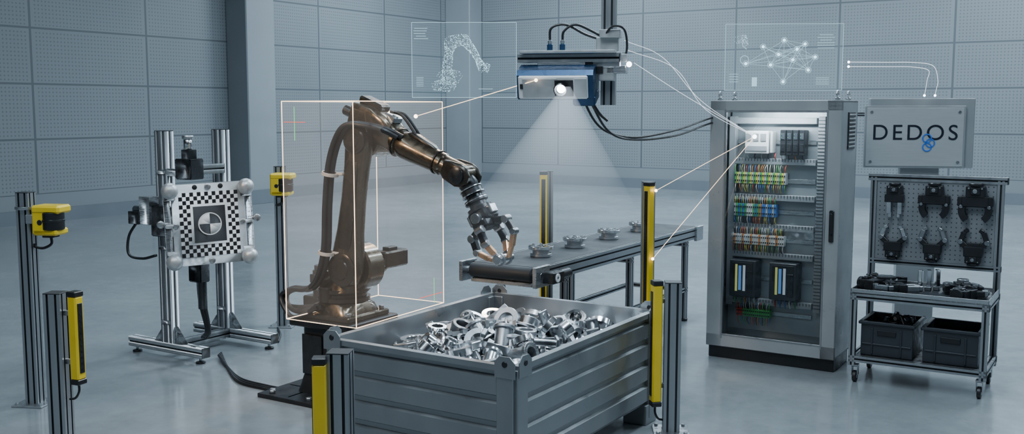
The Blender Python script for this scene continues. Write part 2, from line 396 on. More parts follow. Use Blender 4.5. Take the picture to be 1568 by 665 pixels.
for dx,dy in ((.02,.52),(0,1.10),(-.01,1.73),(-.02,2.38)):
    x,y=c2w(dx,dy)
    b=B('machined_flange',(x,y,H+.0025),0)
    b.ring((0,0,0),(0,0,1),.03,.085,.026,CHROME,32); b.ring((0,0,.02),(0,0,1),.04,.066,.04,STEEL,32); b.ring((0,0,.056),(0,0,1),.035,.10,.026,CHROME,32)
    for a in range(8):
        c,s_=math.cos(a*.785),math.sin(a*.785); b.cyl((.08*c,.08*s_,.08),(.08*c,.08*s_,.09),.010,CHROMED,seg=8)
    b.done()

# ------------------------------------------------------------ robot pedestal + arm
RX,RY=-1.18,7.05
b=B('robot_pedestal',(RX,RY,0),YAW)
b.box((0,0,.015),(.86,.86,.03),BLACK)
b.loft([((0,0,.03),(0,0,1),.25,.25,8),((0,0,.16),(0,0,1),.215,.215,8),((0,0,.50),(0,0,1),.215,.215,8)],BLACK,32)
b.box((0,0,.525),(.54,.54,.05),BLACK,ch=.008)
for a in range(4):
    b.T=Matrix.Rotation(a*math.pi/2,4,'Z')
    for o in(-.16,.16): b.prism([(0,0),(.19,0),(.19,.03),(.02,.26),(0,.26)],frame((.20,o-.006,.03),(0,-1,0),(-1,0,0))@Matrix.Diagonal((-1,1,1,1)),.014,BLACK)
    for o in(-.34,0,.34): b.cyl((.37,o,.03),(.37,o,.05),.022,STEEL,seg=6)
b.T=I4
b.box((-.1,-.222,.3),(.18,.012,.28),BLACKG)
b.done()

b=B('industrial_robot_arm',(RX,RY,0),YAW)
Z0=.55
b.box((0,0,Z0+.02),(.46,.44,.04),BRONZE,ch=.008)
for sx in(-1,1):
    for sy in(-1,1): b.cyl((sx*.19,sy*.18,Z0+.04),(sx*.19,sy*.18,Z0+.065),.02,STEEL,seg=6)
b.loft([((0,0,Z0+.04),(0,0,1),.19,.20,5),((0,0,Z0+.09),(0,0,1),.175,.185,4),((0,0,Z0+.12),(0,0,1),.165,.165,2)],BRONZE,32)
b.lathe((0,0,Z0+.11),(0,0,1),[(.17,0),(.185,.01),(.185,.035),(.165,.045),(.165,.06),(.18,.07),(.18,.095),(0,.1)],BRONZED,36)
b.loft([((0,.0,Z0+.19),(0,0,1),.165,.175,3),((.02,0,Z0+.26),(0,0,1),.13,.165,3),((.1,.02,Z0+.32),(0,0,1),.12,.15,3),((.13,.02,Z0+.45),(0,0,1),.10,.11,3)],BRONZE,32)
b.box((-.24,.0,Z0+.08),(.12,.2,.1),BRONZED,ch=.01)
S=V((.14,0,.91)); E=V((.27,0,1.79))
b.lathe((S.x,-.07,S.z),(0,1,0),[(0,0),(.15,0),(.165,.012),(.165,.15),(.15,.165),(.12,.17),(.12,.20),(.10,.215),(0,.215)],BRONZE,40)
b.cyl((S.x,.14,S.z),(S.x,.24,S.z),.075,BRONZED); b.box((S.x+.02,.33,S.z+.02),(.12,.26,.12),BRONZED,ch=.012); b.box((S.x+.02,.32,S.z+.09),(.06,.1,.03),BLACK)
for a in range(12): b.cyl((S.x+.138*math.cos(a*.5236),.09,S.z+.138*math.sin(a*.5236)),(S.x+.138*math.cos(a*.5236),.104,S.z+.138*math.sin(a*.5236)),.011,STEEL,seg=8)
b.cyl((-.15,-.06,Z0+.12),(-.15,-.06,Z0+.32),.062,BRONZED); b.cyl((-.15,-.06,Z0+.32),(-.15,-.06,Z0+.355),.05,BLACK); b.box((-.15,-.13,Z0+.27),(.05,.05,.06),BLACK)
b.cyl((-.02,-.16,Z0+.12),(-.02,-.16,Z0+.22),.05,BRONZED)
ya=-.12
def lerp(t): return V((S.x+(E.x-S.x)*t,ya,S.z+(E.z-S.z)*t))
d=(E-S).normalized()
b.loft([(lerp(-.13),d,.04,.05,2.5),(lerp(-.10),d,.052,.10,2.6),(lerp(0),d,.058,.130,3),(lerp(.12),d,.06,.122,3),(lerp(.3),d,.055,.098,3.4),(lerp(.55),d,.052,.088,3.4),(lerp(.8),d,.052,.092,3.2),(lerp(.93),d,.055,.102,3),(lerp(1.04),d,.05,.09,2.6),(lerp(1.10),d,.04,.05,2.5)],BRONZE,32)
b.loft([(lerp(.16)+V((0,-.052,0)),d,.008,.05,3),(lerp(.22)+V((0,-.056,0)),d,.012,.06,3),(lerp(.78)+V((0,-.052,0)),d,.012,.052,3),(lerp(.84)+V((0,-.048,0)),d,.008,.04,3)],BRONZED,20)
b.lathe((S.x,ya-.05,S.z),(0,-1,0),[(.115,0),(.115,.014),(.1,.022),(.07,.022),(.065,.03),(0,.03)],BRONZED,36)
b.lathe((E.x,ya-.05,E.z),(0,-1,0),[(.09,0),(.09,.014),(.08,.022),(.05,.022),(.045,.03),(0,.03)],BRONZED,36)
b.lathe((E.x,-.07,E.z),(0,1,0),[(0,0),(.11,0),(.12,.01),(.12,.19),(.11,.2),(.07,.2),(.07,.26),(0,.26)],BRONZE,36)
W0=V((1.03,0,1.575)); A0=V((.30,0,1.855)); ad=(W0-A0).normalized(); up=V((-ad.z,0,ad.x))
def ax(t,o=0): return A0+ad*t+up*o
AR=Euler((0,math.atan2(-ad.z,ad.x),0)).to_matrix().to_4x4()
b.loft([(ax(-.20,.05),ad,.05,.06,4),(ax(-.185,.05),ad,.075,.085,5),(ax(-.02,.05),ad,.095,.11,5),(ax(.10,.035),ad,.095,.105,4.5),(ax(.19,.01),ad,.085,.088,3),(ax(.21,.0),ad,.08,.08,2)],BRONZE,32)
b.box(ax(-.06,.165),(.2,.11,.05),BRONZED,AR,ch=.012)
b.box(ax(.12,.13),(.1,.09,.05),CHROMED,AR,ch=.01)
for y in(-.045,.045): b.cyl(ax(-.18,.05)+V((0,y,0)),ax(-.25,.05)+V((0,y,0)),.036,BLACKG)
L1=(W0-A0).length
b.lathe(ax(.19),ad,[(.08,0),(.096,.01),(.096,.04),(.082,.05),(.090,.07),(.092,.11),(.086,.2),(.078,.30),(.074,.38),(.076,.40),(.076,.42),(.068,.43),(.068,L1-.19)],BRONZE,36)
b.ring(ax(.22),ad,.085,.1005,.012,BRONZED,36); b.ring(ax(.56),ad,.06,.082,.014,BRONZED,36)
b.loft([(ax(.28,.07),ad,.025,.02,3),(ax(.32,.088),ad,.04,.025,3),(ax(.5,.073),ad,.035,.02,3),(ax(.54,.058),ad,.02,.015,3)],BRONZED,20)
for y in(-.062,.062):
    b.loft([(ax(L1-.16)+V((0,y*.5,0)),ad,.02,.045,3),(ax(L1-.10)+V((0,y,0)),ad,.026,.066,2.6),(ax(L1)+V((0,y,0)),ad,.030,.078,2.4),(ax(L1+.05)+V((0,y,0)),ad,.026,.062,2.2),(ax(L1+.085)+V((0,y,0)),ad,.015,.028,2)],BRONZED,24)
    sg=math.copysign(1,y)
    b.lathe((W0.x,y+sg*.025,W0.z),(0,sg,0),[(.055,0),(.055,.01),(.038,.016),(0,.016)],BLACKG,28)
WD=V((.50,0,-.866)).normalized()
b.T=frame(W0,WD,(.866,0,.5))@Matrix.Scale(1.17,4)
b.cyl((0,-.05,0),(0,.05,0),.058,BRONZE)
b.lathe((0,0,.02),(0,0,1),[(.05,0),(.056,.04),(.05,.06),(.06,.07),(.06,.10),(.045,.105),(.045,.125),(.066,.13),(.066,.15),(.05,.155),(.05,.175),(.07,.18),(.07,.20),(0,.2)],BLACKG,32)
for k in range(3): b.ring((0,0,.085+.035*k),(0,0,1),.055,.068,.006,CHROME,32)
b.box((0,0,.25),(.13,.12,.07),BLACKG,ch=.012); b.box((0,0,.30),(.10,.16,.05),BLACKG,ch=.01); b.cyl((0,-.09,.26),(0,.09,.26),.03,CHROMED)
b.box((.07,0,.24),(.03,.06,.05),CHROME); b.box((-.07,0,.25),(.03,.07,.06),CHROMED)
b.tube([(-.06,-.05,.03),(-.09,-.07,.10),(-.085,-.07,.18),(-.05,-.06,.24)],.008,RUBBER)
for a,spr in ((0,1),(180,1),(90,.75),(270,.75)):
    T0=b.T; b.T=b.T@Matrix.Rotation(R(a),4,'Z')
    p=[V((.045*spr,0,.30)),V((.125*spr,0,.33)),V((.135*spr,0,.41)),V((.085*spr,0,.47)),V((.035,0,.515))]
    b.bar(p[0],p[1],.036,.036,BLACKG,ext=.02); b.cyl(p[1]+V((0,-.026,0)),p[1]+V((0,.026,0)),.023,CHROMED,seg=14)
    b.bar(p[1],p[2],.038,.032,BLACKG); b.cyl(p[2]+V((0,-.023,0)),p[2]+V((0,.023,0)),.019,CHROMED,seg=14)
    b.bar(p[2],p[3],.034,.026,COPPER,ext=.01); b.bar(p[3],p[4],.030,.020,CHROME if a in(90,270) else COPPER,ext=.01)
    b.T=T0
b.cyl((-.0,-.07,.51),(0,.07,.51),.028,CHROME); b.ring((0,-.04,.51),(0,1,0),.02,.036,.012,CHROMED); b.ring((0,.03,.51),(0,1,0),.02,.036,.012,CHROMED)
b.T=I4
for k,(dx,dy,r) in enumerate(((0,0,.020),(-.038,.02,.018),(-.012,-.038,.016))):
    b.tube([(-.02+dx,-.2+dy,.64),(-.2+dx,-.24+dy,.60+dy),(-.32+dx,-.22+dy,.63),(-.35+dx,-.2+dy,.70),(-.26+dx,-.2+dy,.745),(-.12+dx,-.2+dy,.76),(-.02+dx,-.2+dy,.85),(.045+dx,-.2+dy,1.05),(.065+dx,-.2+dy,1.35),(.10+dx,-.2+dy,1.62),(.16+dx,-.19+dy,1.80),(.25+dx,-.19+dy,1.89),(.38+dx,-.17+dy,1.89),(.50+dx,-.12+dy,1.86),(.58+dx,-.06+dy,1.81)],r,RUBBER,10,8)
for p,dr in (((.03,-.2,1.02),(.15,0,1)),((.075,-.2,1.56),(.2,0,1))): b.ring(V(p)-V(dr).normalized()*.012,dr,.05,.058,.024,BEIGE); b.box(V(p)+V((.06,.03,0)),(.06,.03,.02),BEIGE)
for k in(-.02,.02):
    b.tube([ax(.10,.17)+V((0,k,0)),ax(.2,.18)+V((0,k,0)),ax(.32,.12)+V((0,k,0)),ax(.36,.09)+V((0,k,0))],.01,RUBBER)
b.done()

# hologram safety volume
b=B('robot_work_envelope_hologram',(-1.00,6.98,0),R(-30))
hx,hy,z0,z1=.295,.5,.60,2.045
cs=[(-hx,-hy),(hx,-hy),(hx,hy),(-hx,hy)]
for k in range(4):
    p,q=cs[k],cs[(k+1)%4]
    for z in(z0,z1): b.tube([(p[0],p[1],z),(q[0],q[1],z)],.0030,E_WARM,6)
    b.tube([(p[0],p[1],z0),(p[0],p[1],z1)],.0030,E_WARM,6)
    v=b.vs([(p[0],p[1],z0),(q[0],q[1],z0),(q[0],q[1],z1),(p[0],p[1],z1)]); b.fc(v,b.mi(H_WARM))
b.tube([(-hx+.02,-hy-.003,1.91),(-hx+.2,-hy-.003,1.91)],.002,E_RED,6); b.tube([(-hx+.11,-hy-.003,1.79),(-hx+.11,-hy-.003,2.01)],.002,E_GRN,6)
b.tube([(hx,hy-.3,.68),(hx,hy-.02,.68)],.002,E_RED,6); b.tube([(hx,hy-.12,.62),(hx,hy-.12,.80)],.002,E_GRN,6)
b.done(False)

# ------------------------------------------------------------ calibration rig
b=B('calibration_target_stand',(-2.52,8.28,0),YAW)
SY=.32
for sy,x0,x1 in((-SY,-.54,.34),(SY,-.50,.44)):
    b.alu((x0,sy,.09),(x1,sy,.09),.08,.08,(0,1,0),1,1)
    for x in(x0+.06,x1-.06):
        b.cyl((x,sy,0),(x,sy,.014),.038,BLACK); b.cyl((x,sy,.012),(x,sy,.055),.012,STEEL)
b.alu((-.08,-SY+.04,.09),(-.08,SY-.04,.09),.08,.08,(1,0,0),1,1)
P1=(-.06,-SY);P2=(-.13,SY)
for p in(P1,P2):
    b.alu((p[0],p[1],.13),(p[0],p[1],1.82),.13,.08,(1,0,0),2,1)
    for sx in(-1,1):
        b.prism([(0,0),(.11,0),(0,.13)] if sx>0 else [(0,0),(0,.13),(-.11,0)],front((p[0]+sx*.065,p[1]+.02,.13)),.04,STEEL)
    for z in(.3,.9,1.5): b.box((p[0],p[1]-.043,z),(.1,.008,.03),STEEL)
b.alu((-.08,-SY+.04,1.5),(-.08,SY-.04,1.5),.06,.08,(1,0,0),1,1); b.alu((-.08,-SY+.04,.8),(-.08,SY-.04,.8),.06,.08,(1,0,0),1,1)
b.box((.20,-.30,1.53),(.18,.14,.16),BLACKG,ch=.01); b.box((.20,-.30,1.64),(.09,.08,.08),BLACK); b.cyl((.19,-.30,1.66),(.19,-.30,1.76),.035,CHROME); b.cyl((.19,-.30,1.76),(.19,-.30,1.79),.045,STEEL); b.box((.08,-.33,1.50),(.26,.06,.06),STEEL)
b.box((.14,-.41,1.12),(.46,.09,.24),BLACKG,ch=.01); b.box((-.13,-.43,1.2),(.12,.1,.22),STEEL); b.box((-.24,-.43,1.14),(.12,.14,.10),BLACKG); b.cyl((-.3,-.43,1.2),(-.12,-.43,1.2),.03,CHROMED)
b.cyl((.36,-.35,.45),(.36,-.35,.95),.035,BLACKG); b.box((.33,-.35,.74),(.14,.1,.16),BLACKG,ch=.01); b.box((.2,-.33,.82),(.3,.05,.05),STEEL)
for k in range(3): b.tube([(.30+.03*k,-.34,.75),(.29+.03*k,-.32,.5),(.24+.02*k,-.22,.25),(.05+.03*k,-.1,.14)],.012,RUBBER)
b.tube([(-.28,-.43,1.10),(-.35,-.46,.98),(-.33,-.48,.84),(-.22,-.44,.81),(-.1,-.40,.84)],.011,RUBBER)
b.T=Matrix.Translation((.58,-.45,1.14))@Matrix.Rotation(R(24-(-32)),4,'Z')@Matrix.Rotation(R(-2),4,'Y')@Matrix.Scale(.93,4)
pw,ph=.57,.66
b.box((0,0,0),(pw,.018,ph),SATIN)
for sx in(-1,1):
    b.box((sx*(pw/2+.035),.02,0),(.05,.03,ph*.8),STEEL)
    for z in(-.22,0,.22): b.box((sx*(pw/2+.01),.005,z),(.09,.03,.035),SATIN)
    b.cyl((sx*(pw/2+.09),-.02,0.02),(sx*(pw/2+.09),.02,0.02),.03,STEEL); b.box((sx*(pw/2+.06),.01,.02),(.08,.02,.03),STEEL)
    for sz in(-1,1):
        b.ball((sx*(pw/2+.01),-.05,sz*.285),.066,SATIN,24)
        b.cyl((sx*(pw/2+.01),.04,sz*.285),(sx*(pw/2+.01),-.03,sz*.285),.03,STEEL)
    b.cyl((sx*.1,-.012,ph/2-.03),(sx*.1,-.008,ph/2-.03),.02,PRINTB)
for sz in(-1,1): b.cyl((0,-.02,sz*.30),(0,.02,sz*.30),.026,STEEL); b.cyl((sz*.26,-.02,.0),(sz*.26,.02,0),.022,STEEL)
def quad(x0,z0,x1,z1,y,m): b.fc(b.vs([(x0,y,z0),(x1,y,z0),(x1,y,z1),(x0,y,z1)]),b.mi(m))
b.box((0,-.010,0),(.46,.004,.52),PRINTW)
nn=16; cw=.46/nn; chh=.52/nn
for i in range(nn):
    for j in range(nn):
        if (4<=i<12 and 4<=j<12): continue
        if (i+j)%2==0: quad(-.23+i*cw,-.26+j*chh,-.23+(i+1)*cw,-.26+(j+1)*chh,-.0128,PRINTB)
b.box((0,-.014,0),(.29,.006,.33),PRINTW); b.box((0,-.017,0),(.25,.006,.29),PRINTB); b.ring((0,-.0195,0),(0,-1,0),.083,.092,.002,PRINTW,40)
Mq=front((0,-.0205,0))
for a in(90,270): b.arc((0,0),.0005,.083,a,a+90,.001,Mq,PRINTW)
b.box((0,.05,0),(.3,.08,.3),BLACKG); b.box((-.12,.12,0),(.2,.16,.12),STEEL)
b.T=I4
b.done(False)

# ------------------------------------------------------------ posts
def foot(b,w=.22):
    b.box((0,0,.006),(w,w,.012),STEEL)
    for sx in(-1,1):
        for sy in(-1,1): b.cyl((sx*w*.38,sy*w*.38,.01),(sx*w*.38,sy*w*.38,.026),.012,STEEL,seg=6)
def scanner_post(x,y,h,zs,yaw,cx=.17):
    b=B('safety_scanner_post',(x,y,0),yaw); foot(b); b.alu((0,0,.01),(0,0,h),.09,.09,(1,0,0),2,2)
    b.box((.06,-.02,zs),(.05,.1,.06),STEEL); b.ring((0,0,zs+.06),(0,0,1),.062,.07,.02,STEEL)
    yy=0 if cx>.12 else -.13
    if yy: b.box((cx*.5,-.055,zs),(.08,.03,.08),STEEL)
    b.T=Matrix.Translation((0,yy,0))
    b.box((cx-.03,0,zs-.01),(.12,.15,.19),YEL,ch=.012); b.box((cx+.01,-.0,zs+.065),(.2,.16,.055),YEL,ch=.014)
    b.box((cx+.0,-.0,zs-.085),(.17,.15,.045),YEL,ch=.012)
    b.cyl((cx+.035,-.02,zs-.07),(cx+.035,-.02,zs+.045),.07,BLACK,seg=28); b.cyl((cx+.035,-.02,zs-.02),(cx+.035,-.02,zs+.0),.073,BLACKG,seg=28)
    b.cyl((cx-.03,-.077,zs-.02),(cx-.03,-.073,zs-.02),.018,BLACK); b.box((cx,0,zs-.115),(.08,.08,.02),BLACK)
    b.tube([(cx,0,zs-.12),(cx,0,zs-.17),(cx-.06,-.0,zs-.2),(.05,0,zs-.19),(.045,0,zs-.17)],.009,RUBBER)
    b.T=I4
    b.done()
scanner_post(-3.24,6.76,1.44,1.27,R(-8))
scanner_post(-2.11,9.25,1.47,1.33,R(-5),.06)
def curtain_post(x,y,h,z0,z1,cx,cy,yaw,cyaw=0):
    b=B('light_curtain_post',(x,y,0),yaw); foot(b); b.alu((0,0,.01),(0,0,h),.10,.10,(1,0,0),2,2)
    b.T=Matrix.Translation((cx,cy,0))@Matrix.Rotation(cyaw,4,'Z')
    b.box((0,0,(z0+z1)/2),(.065,.06,z1-z0),YEL,ch=.008)
    b.box((0,-.031,(z0+z1)/2),(.034,.006,z1-z0-.08),BLACK)
    b.box((0,0,z1+.012),(.068,.063,.03),BLACK); b.box((0,0,z0-.012),(.068,.063,.03),BLACK)
    nn=int((z1-z0-.12)/.035)
    for k in range(nn): b.box((0,-.0345,z0+.06+.035*k),(.012,.002,.012),BLACKG,ch=0)
    b.T=I4
    for z in(z0+.1,z1-.1): b.bar((0,0,z),(cx*.75,cy*.75,z),.03,.02,STEEL,(0,0,1))
    b.tube([(cx,cy,z0-.02),(cx,cy,z0-.07),(cx*.8,cy*.8,z0-.11),(cx*.5,cy*.5-.0,z0-.12)],.007,RUBBER)
    b.done()
curtain_post(-2.58,5.68,.96,.47,.95,.125,-.02,R(-6),R(75))
curtain_post(-.755,4.38,.935,.2,.90,-.075,-.06,R(-6),R(-80))
curtain_post(.985,6.15,.94,.20,.93,-.10,-.03,R(-4),R(-75))
curtain_post(1.04,7.75,1.44,.2,1.42,.0,-.095,R(-4),R(-50))
curtain_post(.31,8.9,1.45,.3,1.43,-.03,-.095,R(-4),R(0))

# ------------------------------------------------------------ cabinet
b=B('electrical_control_cabinet',(2.13,8.02,0),YAW)
w,dp,ht=1.02,.44,2.06; hw,hd=w/2,dp/2
b.box((0,0,.05),(w-.02,dp-.02,.10),BLACK)
b.box((0,hd-.01,(ht+.1)/2),(w,.02,ht-.1),GREY); b.box((-hw+.01,0,(ht+.1)/2),(.02,dp,ht-.1),GREY); b.box((hw-.01,0,(ht+.1)/2),(.02,dp,ht-.1),GREY)
b.box((0,0,ht-.01),(w,dp,.02),GREY); b.box((0,0,.11),(w,dp,.02),GREY)
fy=-hd-.012
b.box((-hw+.065,fy,(ht+.1)/2),(.13,.03,ht-.1),GREY); b.box((hw-.055,fy,(ht+.1)/2),(.11,.03,ht-.1),GREY)
b.box((0,fy,ht-.04),(w,.03,.08),GREY); b.box((0,fy,.15),(w,.03,.10),GREY)
for x,wz in ((-hw+.125,0),(hw-.105,0)): b.box((x,fy-.012,(ht+.1)/2),(.014,.014,ht-.24),ALU)
for z in(ht-.085,.2): b.box((.01,fy-.012,z),(w-.23,.014,.014),ALU)
b.box((.01,fy,(ht+.12)/2),(w-.24,.005,ht-.28),GLASS,ch=0)
b.box((hw-.05,fy-.022,1.12),(.035,.02,.24),BLACKG,ch=.006); b.box((hw-.05,fy-.04,1.14),(.022,.03,.16),BLACK,ch=.006)
b.box((hw+.004,.03,1.83),(.008,.2,.28),BLACKG)
for k in range(9): b.box((hw+.01,.03,1.71+.03*k),(.01,.18,.012),GREY,(0,25,0))
for x,y in((-hw+.05,-hd+.05),(hw-.06,-hd+.06),(hw-.06,hd-.06),(-hw+.05,hd-.06)):
    b.cyl((x,y,ht),(x,y,ht+.02),.02,STEEL); b.ring((x-.006,y,ht+.045),(1,0,0),.018,.03,.012,STEEL,20)
by=.13
b.box((-.02,by+.01,1.08),(.9,.012,1.8),GREYIN)
b.box((-.06,-.02,ht-.075),(.5,.05,.03),E_LAMP); b.box((-.06,-.02,ht-.05),(.56,.08,.025),WHITE)
for z in (1.575,1.285,1.045,.815,.43,1.90): b.box((-.09,by-.03,z),(.66,.06,.05),DUCT)
for x in(.28,-.44): b.box((x,by-.03,1.16),(.055,.06,1.55),DUCT)
for k in range(56): b.box((.28,by-.062,.42+k*.027),(.055,.003,.006),PEGH,ch=0)
for z in (1.575,1.285,1.045,.815,.43):
    for k in range(26): b.box((-.4+k*.025,by-.062,z+.012),(.005,.003,.022),PEGH,ch=0)
for z in(1.73,1.42,1.17,.94,.62,.335): b.box((-.09,by-.006,z),(.64,.012,.035),STEEL)
b.box((-.22,by-.06,1.73),(.19,.11,.18),WHITE)
for k in range(3): b.box((-.285+k*.06,by-.118,1.77),(.045,.006,.06),SATIN)
b.box((-.22,by-.118,1.68),(.17,.006,.04),DUCT)
b.box((-.105,by-.05,1.73),(.02,.1,.17),TCOL[2])
for k in range(4):
    b.box((-.01+k*.05,by-.055,1.73),(.045,.1,.2),BLACK); b.box((-.01+k*.05,by-.108,1.78),(.03,.005,.05),CRATE); b.box((-.01+k*.05,by-.108,1.69),(.03,.005,.06),BLACKG)
    for q in range(4): b.box((-.02+k*.05,by-.111,1.76+.012*q),(.004,.003,.004),E_GRN if q%2 else E_SCRB,ch=0)
for k in range(9): b.tube([(-.30+k*.055,by-.06,1.64),(-.30+k*.055,by-.08,1.615),(-.30+k*.055,by-.05,1.59)],.004,rnd.choice([RUBBER,TCOL[4],TCOL[5],TCOL[2]]),5,3)
def terms(z,x0,n,cols,hh,wy=True):
    for k in range(n):
        c=cols(k)
        x=x0+k*.0175
        b.box((x,by-.04,z),(.0155,.07,hh),c,ch=.001); b.box((x,by-.077,z+hh*.25),(.009,.004,.012),BLACK,ch=0); b.box((x,by-.077,z-hh*.25),(.009,.004,.012),BLACK,ch=0)
        if wy:
            for sg in(-1,1): b.tube([(x,by-.06,z+sg*hh*.45),(x+rnd.uniform(-.004,.004),by-.075,z+sg*(hh*.5+.03)),(x+rnd.uniform(-.01,.01),by-.05,z+sg*(hh*.5+.07))],.0028,rnd.choice(TCOL+[RUBBER]),5,3)
terms(1.44,-.40,24,lambda k:TCOL[0] if k%3==0 else (TCOL[1] if k%3==1 else TCOL[2]),.09)
terms(1.18,-.40,20,lambda k:(TCOL[6] if 5<k<9 else TCOL[0] if k<13 and k%2 else TCOL[4] if 10<k<13 else TCOL[3] if k%3 else TCOL[2]),.1)
terms(.94,-.40,24,lambda k:TCOL[6] if k%4 else TCOL[4],.08)
terms(.335,-.36,16,lambda k:TCOL[5] if k<3 else TCOL[0],.06)
for x in(-.30,.03):
    b.box((x,by-.07,.625),(.22,.14,.30),CRATE,ch=.006); b.box((x,by-.143,.69),(.17,.006,.13),BLACK); b.box((x-.05,by-.148,.63),(.018,.004,.22),E_SCRY,ch=0); b.box((x-.02,by-.148,.63),(.022,.004,.2),E_SCRB,ch=0); b.box((x+.015,by-.148,.63),(.02,.004,.21),E_SCRW,ch=0)
    b.box((x+.06,by-.146,.60),(.05,.006,.18),BLACKG)
    for k in range(5): b.tube([(x-.08+k*.04,by-.06,.48),(x-.08+k*.04,by-.08,.45),(x-.08+k*.04,by-.05,.40)],.005,rnd.choice(TCOL),5,3)
b.done()

# ------------------------------------------------------------ tool cart
def claw(b,x,y,z,k,sc=1.0,m=None,mf=None):
    T0=b.T; b.T=b.T@Matrix.Translation((x,y,z))@Matrix.Scale(sc,4)
    m=m or BLACK; mf=mf or BLACK
    b.box((0,-.03,.085),(.10,.055,.065),m); b.cyl((0,-.03,.115),(0,-.03,.135),.038,m); b.box((0,-.06,.09),(.05,.02,.04),BLACKG); b.cyl((0,-.07,.09),(0,-.075,.09),.012,CHROMED,seg=12)
    for s in(-1,1): b.cyl((s*.034,-.055,.105),(s*.034,-.062,.105),.005,CHROMED,seg=8)
    if k==0:
        b.box((0,-.03,.03),(.12,.055,.055),m)
        for s in(-1,1): b.box((s*.035,-.03,-.03),(.030,.035,.1),mf); b.box((s*.028,-.03,-.085),(.022,.03,.04),mf)
    elif k==1:
        b.box((0,-.03,.03),(.14,.05,.06),m)
        for s in(-1,1):
            Mx=front((0,-.012,-.02))
            b.arc((0,0),.052,.088,70 if s>0 else 110,-50 if s>0 else 230,.036,Mx,mf)
            b.box((s*.075,-.03,.03),(.035,.04,.055),m); b.cyl((s*.073,-.045,.0),(s*.073,-.054,.0),.010,CHROMED,seg=12)
    else:
        b.box((0,-.03,.035),(.12,.06,.07),m)
        for s in(-1,1):
            b.bar((s*.04,-.03,.01),(s*.085,-.03,-.03),.036,.036,m); b.bar((s*.085,-.03,-.03),(s*.062,-.03,-.10),.034,.032,mf)
            b.bar((s*.062,-.03,-.10),(s*.035,-.03,-.115),.03,.026,mf); b.cyl((s*.085,-.052,-.03),(s*.085,-.012,-.03),.018,CHROMED,seg=12)
    b.T=T0
b=B('gripper_tool_cart',(3.0,7.30,0),YAW)
w,dp=.92,.56; hw,hd=w/2,dp/2; PT=1.48
for sx in(-1,1):
    b.alu((sx*(hw-.02),hd-.02,.13),(sx*(hw-.02),hd-.02,PT),.045,.045); b.alu((sx*(hw-.02),-hd+.02,.13),(sx*(hw-.02),-hd+.02,.66),.045,.045)
    for z in(.18,.64): b.alu((sx*(hw-.02),-hd,z),(sx*(hw-.02),hd,z),.045,.045,(1,0,0))
    for sy in(-1,1):
        x,y=sx*(hw-.04),sy*(hd-.05)
        b.box((x,y,.125),(.05,.05,.02),STEEL); b.box((x-.02,y,.085),(.005,.05,.07),STEEL); b.box((x+.02,y,.085),(.005,.05,.07),STEEL); b.cyl((x-.014,y,.042),(x+.014,y,.042),.042,RUBBER,seg=24); b.cyl((x-.016,y,.042),(x+.016,y,.042),.018,STEEL)
for z in(.18,.64):
    for sy in(-1,1): b.alu((-hw,sy*(hd-.02),z),(hw,sy*(hd-.02),z),.045,.045,(0,1,0))
b.alu((-hw-.02,hd-.02,PT-.0),(hw+.02,hd-.02,PT),.05,.05,(0,1,0)); b.alu((-hw,hd-.02,.84),(hw,hd-.02,.84),.04,.04,(0,1,0))
b.box((0,0,.195),(w-.06,dp-.06,.012),BLACKG)
b.box((0,0,.668),(w-.02,dp-.0,.012),TRAY)
for sy in(-1,1): b.box((0,sy*(hd-.004),.68),(w,.008,.035),STEEL)
for sx in(-1,1): b.box((sx*(hw-.004),0,.68),(.008,dp,.035),STEEL)
b.box((0,hd-.03,1.16),(w-.09,.012,.60),PEG)
for i in range(24):
    for j in range(17):
        b.fc(b.vs([(-.39+i*.034+dx,hd-.0365,.89+j*.034+dz) for dx,dz in((-.0042,-.0042),(.0042,-.0042),(.0042,.0042),(-.0042,.0042))]),b.mi(PEGH))
y=hd-.036
claw(b,-.28,y,1.295,0,1.10,None,CHROME); claw(b,.0,y,1.295,1,1.18); claw(b,.28,y,1.29,1,1.28)
T0=b.T
for x,k,sc,mf in((-.28,2,1.02,CHROME),(.0,2,1.02,CHROMED),(.28,2,1.05,None)):
    b.T=Matrix.Translation((x,y,1.0))@Matrix.Rotation(math.pi,4,'Y'); claw(b,0,0,0,k,sc,None,mf)
b.box((0,-.03,.0),(.09,.04,.05),BLACK)
b.T=T0
def lying(x,y,rz,k,sc,m=None,mf=None):
    b.T=Matrix.Translation((x,y,.675))@Matrix.Rotation(R(rz),4,'Z')@Matrix.Rotation(R(-90),4,'X')
    claw(b,0,0,0,k,sc,m,mf); b.T=I4
lying(-.26,.10,100,1,1.3,BLACKG,BLACKG); lying(-.30,-.10,70,2,1.2,BLACKG,CHROMED); lying(-.12,-.10,120,0,1.1,BLACKG,CHROME); lying(.24,.04,200,1,1.4,BLACKG,BLACKG); lying(.30,-.10,160,2,1.2,BLACK,BLACKG)
b.box((.25,0,.72),(.11,.10,.09),BLACKG,(0,0,20)); b.cyl((.25,0,.76),(.25,0,.79),.04,CHROMED); b.box((-.28,.02,.72),(.13,.08,.08),BLACKG,(0,0,30)); b.cyl((-.36,.0,.72),(-.2,.04,.72),.03,CHROMED)
for k in range(3): b.box((-.04+k*.05,.03+.05*k,.75),(.03,.04,.15),CHROME,(0,0,15*k)); b.box((-.04+k*.05,.01+.05*k,.69),(.045,.06,.03),CHROMED)
